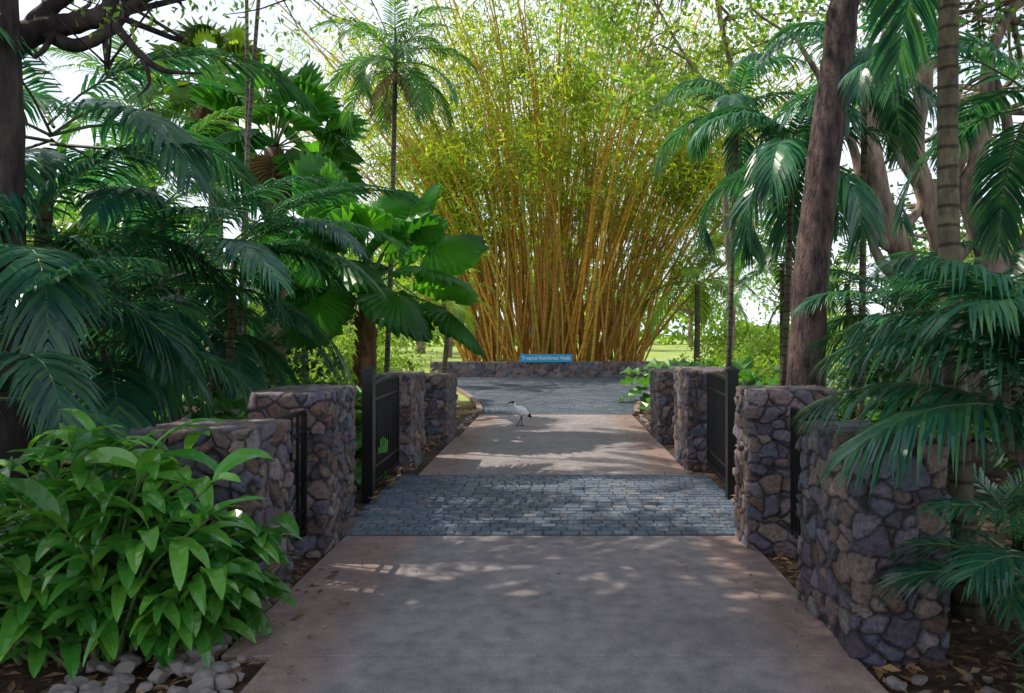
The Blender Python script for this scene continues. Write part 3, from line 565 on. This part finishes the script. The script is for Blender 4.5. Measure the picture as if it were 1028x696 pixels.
# ------------------------------------------------------------ ginger clump near left
def gingerplant(label,cx,cy,rx,ry,ns,hmax,xmax):
    o=thing("ginger_plant",label,"plant",(cx,cy,-.04)); mb=MB()
    for i in range(ns):
        a=rng.uniform(0,6.28); q=math.sqrt(rng.uniform(0,1)); b=A([cx+q*rx*math.cos(a)*.45,cy+q*ry*math.sin(a)*.4,-.03])
        h=hmax*rng.uniform(.3,1.0)*(1.06-.4*q)*(1.0 if b[0]<cx+.14 else .66); lean=q*1.0+.1; az=a+rng.normal(0,.4)
        end=b+A([math.cos(az)*rx*.7*lean,math.sin(az)*ry*.6*lean,h]); end[0]=min(end[0],xmax-.3); mid=(b+end)/2+A([-math.cos(az)*.08,-math.sin(az)*.05,.14*h])
        S=spline([b,mid,end],10); tube(mb,S,np.linspace(.011,.005,10),5,1,False)
        sd=rng.uniform(0,3.14)
        for k,t in enumerate(np.linspace(.2,1.0,11)):
            p=A([np.interp(t*9,np.arange(10),S[:,j]) for j in range(3)])
            la=sd+(math.pi if k%2 else 0)+rng.normal(0,.35)
            la=math.atan2(math.sin(la)*.8+.8*math.sin(az)*lean,math.cos(la)+.9*math.cos(az)*lean)
            L=rng.uniform(.28,.42)
            if p[0]+L*math.cos(la)>xmax: la=math.pi-la
            if p[1]+L*math.sin(la)>4.4 and p[0]>-2.6: la=-la
            lance(mb,p,la,rng.uniform(.25,.9)+(.2 if t>.9 else 0),L,rng.uniform(.065,.095),rng.uniform(1.0,1.8),.3,0,10,.7,.12,rng.normal(0,.35))
    part(o,"foliage",mb,[M_ging,M_petiole]); return o
gingerplant("lush ginger plant with glossy lance-shaped leaves beside the pillar",-2.42,3.98,1.1,.48,88,1.3,-1.42)
gingerplant("lush ginger plant with glossy lance-shaped leaves under palms",-3.6,4.9,.8,.6,18,1.0,-2.6)
# ------------------------------------------------------------ understory
def proto_phil(n,pl,L,W,seed):
    mb=MB()
    for i in range(n):
        az=i*2.4+rng.normal(0,.2); q=(i+.5)/n; e=1.35-1.0*q; d=A([math.cos(e)*math.cos(az),math.cos(e)*math.sin(az),math.sin(e)])
        l=pl*rng.uniform(.7,1.1); p=d*l; tube(mb,spline([A([0,0,0]),p*.5+A([0,0,.04]),p],4),[.012,.01,.008,.006],4,1,False)
        lance(mb,p,az,e-.7,L*rng.uniform(.8,1.1),W*rng.uniform(.85,1.1),.7,.2,0,9,.42,.35,rng.normal(0,.25))
    return mb.mesh("foliage",[M_phil,M_petiole])
def proto_strap(n,L,W,leaf):
    mb=MB()
    for i in range(n):
        a=rng.uniform(0,6.28); lance(mb,A([rng.normal(0,.05),rng.normal(0,.05),0]),a,rng.uniform(.7,1.5),L*rng.uniform(.6,1.1),W,rng.uniform(1.0,2.2),.3,0,7,.4)
    return mb.mesh("foliage",[leaf,M_petiole])
PH=[proto_phil(20,.55,.38,.26,1),proto_phil(16,.45,.33,.22,2)]; ST=[proto_strap(80,.75,.022,M_phil),proto_strap(60,.55,.03,M_shrub)]
def place(mesh,name,label,cat,pos,s,grp):
    o=bpy.data.objects.new(name,mesh); link(o); o.location=tuple(float(x) for x in pos); o.rotation_euler[2]=rng.uniform(0,6.28); o.scale=(s,s,s*rng.uniform(.9,1.1)); o["label"]=label;o["category"]=cat;o["group"]=grp
for (x,y,s) in [(-3.2,10.2,1.5),(-3.5,9.4,1.6),(-3.3,11.4,1.2),(-3.9,10.9,1.7),(-4.4,9.9,1.7),(-2.9,8.2,1.4),(-3.3,7.2,1.4),(-3.,9.2,1.4),(2.9,12.6,1.6),(3.5,13.4,2.0),(2.7,14.2,1.5),(3.9,12.4,1.7),(3.2,16,1.9),(2.9,10.4,1.1),(4.3,14.8,1.9),(3.4,10.9,1.3),(4.6,11.6,1.4),(3.0,7.2,.9),(3.8,8.2,1.0),(-3.6,15,1.4),(-5.2,12,1.4),(-2.9,6.6,.8),(5.,9.5,1.1),(2.6,18,1.5)]:
    place(PH[rng.integers(0,2)],"philodendron","glossy broad-leaved philodendron growing in the garden bed","plant",(x,y,0),s,"philodendrons in the garden beds")
for (x,y,s) in [(-2.15,13.2,.9),(-2.3,14.1,1.1),(-2.5,15.2,1.2),(-2.7,16.4,1.3),(-3.1,17.6,1.3),(-2.9,14.7,1.0),(-2.6,13.6,1.1),(2.2,13.3,.8),(2.4,14.2,.9),(2.5,15.3,1.0),(2.9,17,1.1),(3.4,18.8,1.2),(-3.6,19.2,1.3),(-2.15,8.2,.5),(-2.1,10.8,.5),(2.6,4.9,.8),(2.9,3.9,.7),(2.4,3.35,.5),(3.6,5.6,.9),(-2.8,5.4,.7),(2.5,7.6,.7)]:
    place(ST[rng.integers(0,2)],"strappy_plant","tuft of arching strap-shaped green leaves by the path","plant",(x,y,-.02),s,"strappy tufts edging the path")
def shrub(label,c,r,n,leaf,ls,lw):
    mb=MB(); c=A(c,float); o=thing("shrub",label,"shrub",(c[0],c[1],0),"shrubs under the trees"); tb=MB()
    for k in range(16):
        e=c+nrm(rng.normal(0,1,3))*A(r)*rng.uniform(.3,.9); e[2]=max(e[2],.2); tube(tb,spline([A([c[0],c[1],-.05]),(A([c[0],c[1],0])+e)/2+rng.normal(0,.1,3),e],5),[.03,.02,.015,.01,.005],4,0,False)
        p=e+rng.normal(0,1,(n//16,3))*A(r)*.28; p[:,2]=np.abs(p[:,2]); leaves(mb,p,ls,lw,.3)
    part(o,"stem",tb,[M_barkd],True); part(o,"foliage",mb,[leaf])
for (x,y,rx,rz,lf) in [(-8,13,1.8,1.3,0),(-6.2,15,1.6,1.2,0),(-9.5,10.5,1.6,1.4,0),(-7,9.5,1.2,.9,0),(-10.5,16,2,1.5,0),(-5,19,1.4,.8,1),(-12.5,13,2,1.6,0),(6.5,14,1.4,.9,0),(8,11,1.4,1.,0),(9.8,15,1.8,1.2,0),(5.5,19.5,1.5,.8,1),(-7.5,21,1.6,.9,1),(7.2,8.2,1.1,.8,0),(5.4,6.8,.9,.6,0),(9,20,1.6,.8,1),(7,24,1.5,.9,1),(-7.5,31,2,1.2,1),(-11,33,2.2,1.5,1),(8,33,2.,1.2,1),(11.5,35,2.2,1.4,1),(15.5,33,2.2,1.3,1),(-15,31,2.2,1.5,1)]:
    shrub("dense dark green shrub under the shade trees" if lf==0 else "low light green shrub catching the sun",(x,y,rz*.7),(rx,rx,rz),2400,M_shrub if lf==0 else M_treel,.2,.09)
# ------------------------------------------------------------ background trees on the lawn
protos=[]
for k in range(3):
    tm=MB(); cm=MB(); top=A([0,0,4.0]); tube(tm,spline([A([0,0,-.1]),A([.2,0,2.0]),top],8),np.linspace(.35,.2,8),8)
    for c in blob((0,0,6.8),(5,5,3.8),34):
        tube(tm,spline([top,(top+c)/2+rng.normal(0,.4,3),c],5),np.linspace(.12,.03,5),5,0,False); leaves(cm,c+rng.normal(0,1,(60,3))*A([1,1,.7]),.55,.28,.3)
    protos.append((tm.mesh("trunk",[M_barkf],smooth=True),cm.mesh("crown",[M_treel if k!=1 else M_palmy])))
for (x,y,s,k) in [(-34,62,1.2,0),(-22,70,1.3,1),(-12,66,1.1,2),(-3,82,1.5,0),(18,98,1.1,1),(27,80,1.1,2),(38,68,1.3,0),(50,75,1.5,1),(-48,70,1.4,2),(-60,85,1.7,0),(64,90,1.6,2),(22,60,.5,0),(-17,48,.9,2),(-25,40,1.,1),(30,48,.9,2),(42,50,1.,1),(-8,55,.8,0),(7,75,.9,2),(-38,48,1.,1),(-11,40,.6,0)]:
    tr_,cr_=protos[k]; o=thing("lawn_tree","leafy parkland tree standing on a sunny lawn","tree",(x,y,0),"parkland trees on the lawn"); o.scale=(s,s,s*.95); o.rotation_euler[2]=rng.uniform(0,6.28)
    for nm,me in(("trunk",tr_),("crown",cr_)): q=bpy.data.objects.new(nm,me); q.parent=o; link(q)
mb=MB(); n=14000; xx=rng.uniform(-150,150,n); hh=5.+2.*np.sin(xx*.11)+1.5*np.sin(xx*.31+1)
C=np.stack([xx,110+8*np.sin(xx*.07)+rng.normal(0,2.5,n),rng.uniform(0,1,n)**.8*hh],-1); leaves(mb,C,1.3,.8,.2)
thing("woodland","far belt of sunlit trees closing the lawn","woodland",mb=mb,mats=[M_treel],kind="stuff")
# ------------------------------------------------------------ rocks and litter
M_rock=plain("garden_rock",(.22,.19,.18),.85,nscale=12)
def rock(x,y,s,z=0.,lab="rough brown-grey garden stone lying in the leaf litter"):
    bm=bmesh.new(); bmesh.ops.create_icosphere(bm,subdivisions=3,radius=1); ph=rng.uniform(0,9,3)
    dirs=nrm(rng.normal(0,1,(9,3))); cut=rng.uniform(.5,.8,9)
    for v in bm.verts:
        p=A(v.co)
        for d,c in zip(dirs,cut):
            t=p@d
            if t>c: p=p-d*(t-c)
        p=p*(1+.04*math.sin(p[0]*7+ph[0])*math.sin(p[1]*6+ph[1])); v.co=p*A([1,.8,.6])*s
    me=bpy.data.meshes.new("rock"); bm.to_mesh(me); bm.free(); me.materials.append(M_rock)
    o=bpy.data.objects.new("rock",me); link(o); o.location=(x,y,z+s*.2); o.rotation_euler=(rng.normal(0,.2),rng.normal(0,.2),rng.uniform(0,6.28)); o["label"]=lab;o["category"]="rock";o["group"]="garden rocks"
for i in range(85):
    y=rng.uniform(3.4,4.1); rock(rng.uniform(-2.4,-1.56) if y<3.88 else rng.uniform(-2.,-1.84),y,rng.uniform(.035,.085),-.01)
for i in range(16): rock(rng.uniform(1.65,2.3),rng.uniform(3.0,3.8),rng.uniform(.03,.06),-.02)
rock(3.15,12.,.38,.4,"large rounded brown boulder behind a stone pillar")
for s in(-1,1):
    for i in range(24): rock(s*(1.72+rng.uniform(0,.1)),12.8+i*.12,rng.uniform(.04,.07),-.04)
mb=MB()
def litter(n,x0,x1,y0,y1,z,L=.09):
    C=np.stack([rng.uniform(x0,x1,n),rng.uniform(y0,y1,n),np.full(n,z)+rng.uniform(0,.03,n)],-1); D=rng.normal(0,1,(n,3))*A([1,1,.12]); D=nrm(D); S=nrm(np.cross(D,A([0,0,1.])+rng.normal(0,.25,(n,3))))
    l=(L*rng.uniform(.5,1.3,n))[:,None]; w=l*.38; V=np.stack([C,C+D*l*.5+S*w*.5+A([0,0,.006]),C+D*l,C+D*l*.5-S*w*.5+A([0,0,.006])],1).reshape(-1,3); mb.add(V,np.arange(n)[:,None]*4+A([0,1,2,3]))
litter(1500,-3.6,-1.55,2.6,5.5,-.03); litter(1400,1.62,3.6,2.6,6,-.02); litter(2500,-5,-1.8,6,18,.03,.12); litter(2500,1.8,5,6,18,.03,.12)
thing("leaf_litter","brown fallen leaves scattered over the garden soil","leaf litter",mb=mb,mats=[M_dry],kind="stuff")
mb=MB(); litter(70,-1.5,1.5,3,15,.004,.035); litter(150,-1.5,-1.2,2.8,15,.004,.04); litter(150,1.2,1.54,2.8,15,.004,.04); litter(60,-1.7,1.7,6.3,8.8,.008,.05)
thing("fallen_leaves","small dry leaves fallen on the concrete path","leaf litter",mb=mb,mats=[M_dry],kind="stuff")
# ------------------------------------------------------------ light and camera
w=bpy.data.worlds.new("World"); scene.world=w; w.use_nodes=True; nt=w.node_tree; bg=nt.nodes["Background"]
sky=nt.nodes.new("ShaderNodeTexSky"); sky.sky_type='NISHITA'; sky.sun_disc=False
ts=nrm(A([-.70,.22,1.0])); sky.sun_elevation=math.asin(ts[2]); sky.sun_rotation=math.atan2(ts[0],ts[1]); sky.air_density=1.0; sky.dust_density=2.0; sky.ozone_density=1.5
tc=nt.nodes.new("ShaderNodeTexCoord"); sz_=nt.nodes.new("ShaderNodeSeparateXYZ"); nt.links.new(tc.outputs["Generated"],sz_.inputs[0])
mp=nt.nodes.new("ShaderNodeMapping"); mp.inputs["Scale"].default_value=(1,1,2.2); nt.links.new(tc.outputs["Generated"],mp.inputs[0])
cn=nt.nodes.new("ShaderNodeTexNoise"); cn.inputs["Scale"].default_value=2.2; cn.inputs["Detail"].default_value=4; nt.links.new(mp.outputs[0],cn.inputs["Vector"])
cf=ramp(nt,cn.outputs[0],[(.36,(.6,.6,.6)),(.56,(1,1,1))])
hz=ramp(nt,sz_.outputs[2],[(.0,(1,1,1)),(.42,(.97,.97,.97)),(.72,(.4,.4,.4))])
cf2=mixc(nt,cf,hz,1.0,'MULTIPLY')
skc=mixc(nt,sky.outputs[0],(8.9,9.6,10.9),cf2); nt.links.new(skc,bg.inputs[0]); bg.inputs[1].default_value=.15
sl=bpy.data.lights.new("sun",'SUN'); sl.energy=5.0; sl.angle=math.radians(.5); sl.color=(1,.92,.77); s=bpy.data.objects.new("sun",sl); link(s); s.rotation_euler=Vector(-ts).to_track_quat('-Z','Y').to_euler(); s.location=(0,0,30)
cam=bpy.data.cameras.new("camera"); cam.lens=F/1028*36; cam.sensor_width=36; cam.shift_x=-44/1028; cam.shift_y=-13/1028; cam.clip_end=2000; co=bpy.data.objects.new("camera",cam); link(co); co.location=(0,0,H); co.rotation_euler=(math.radians(90),0,0); scene.camera=co
scene.view_settings.view_transform='Standard'; scene.view_settings.look='None'; scene.view_settings.exposure=0
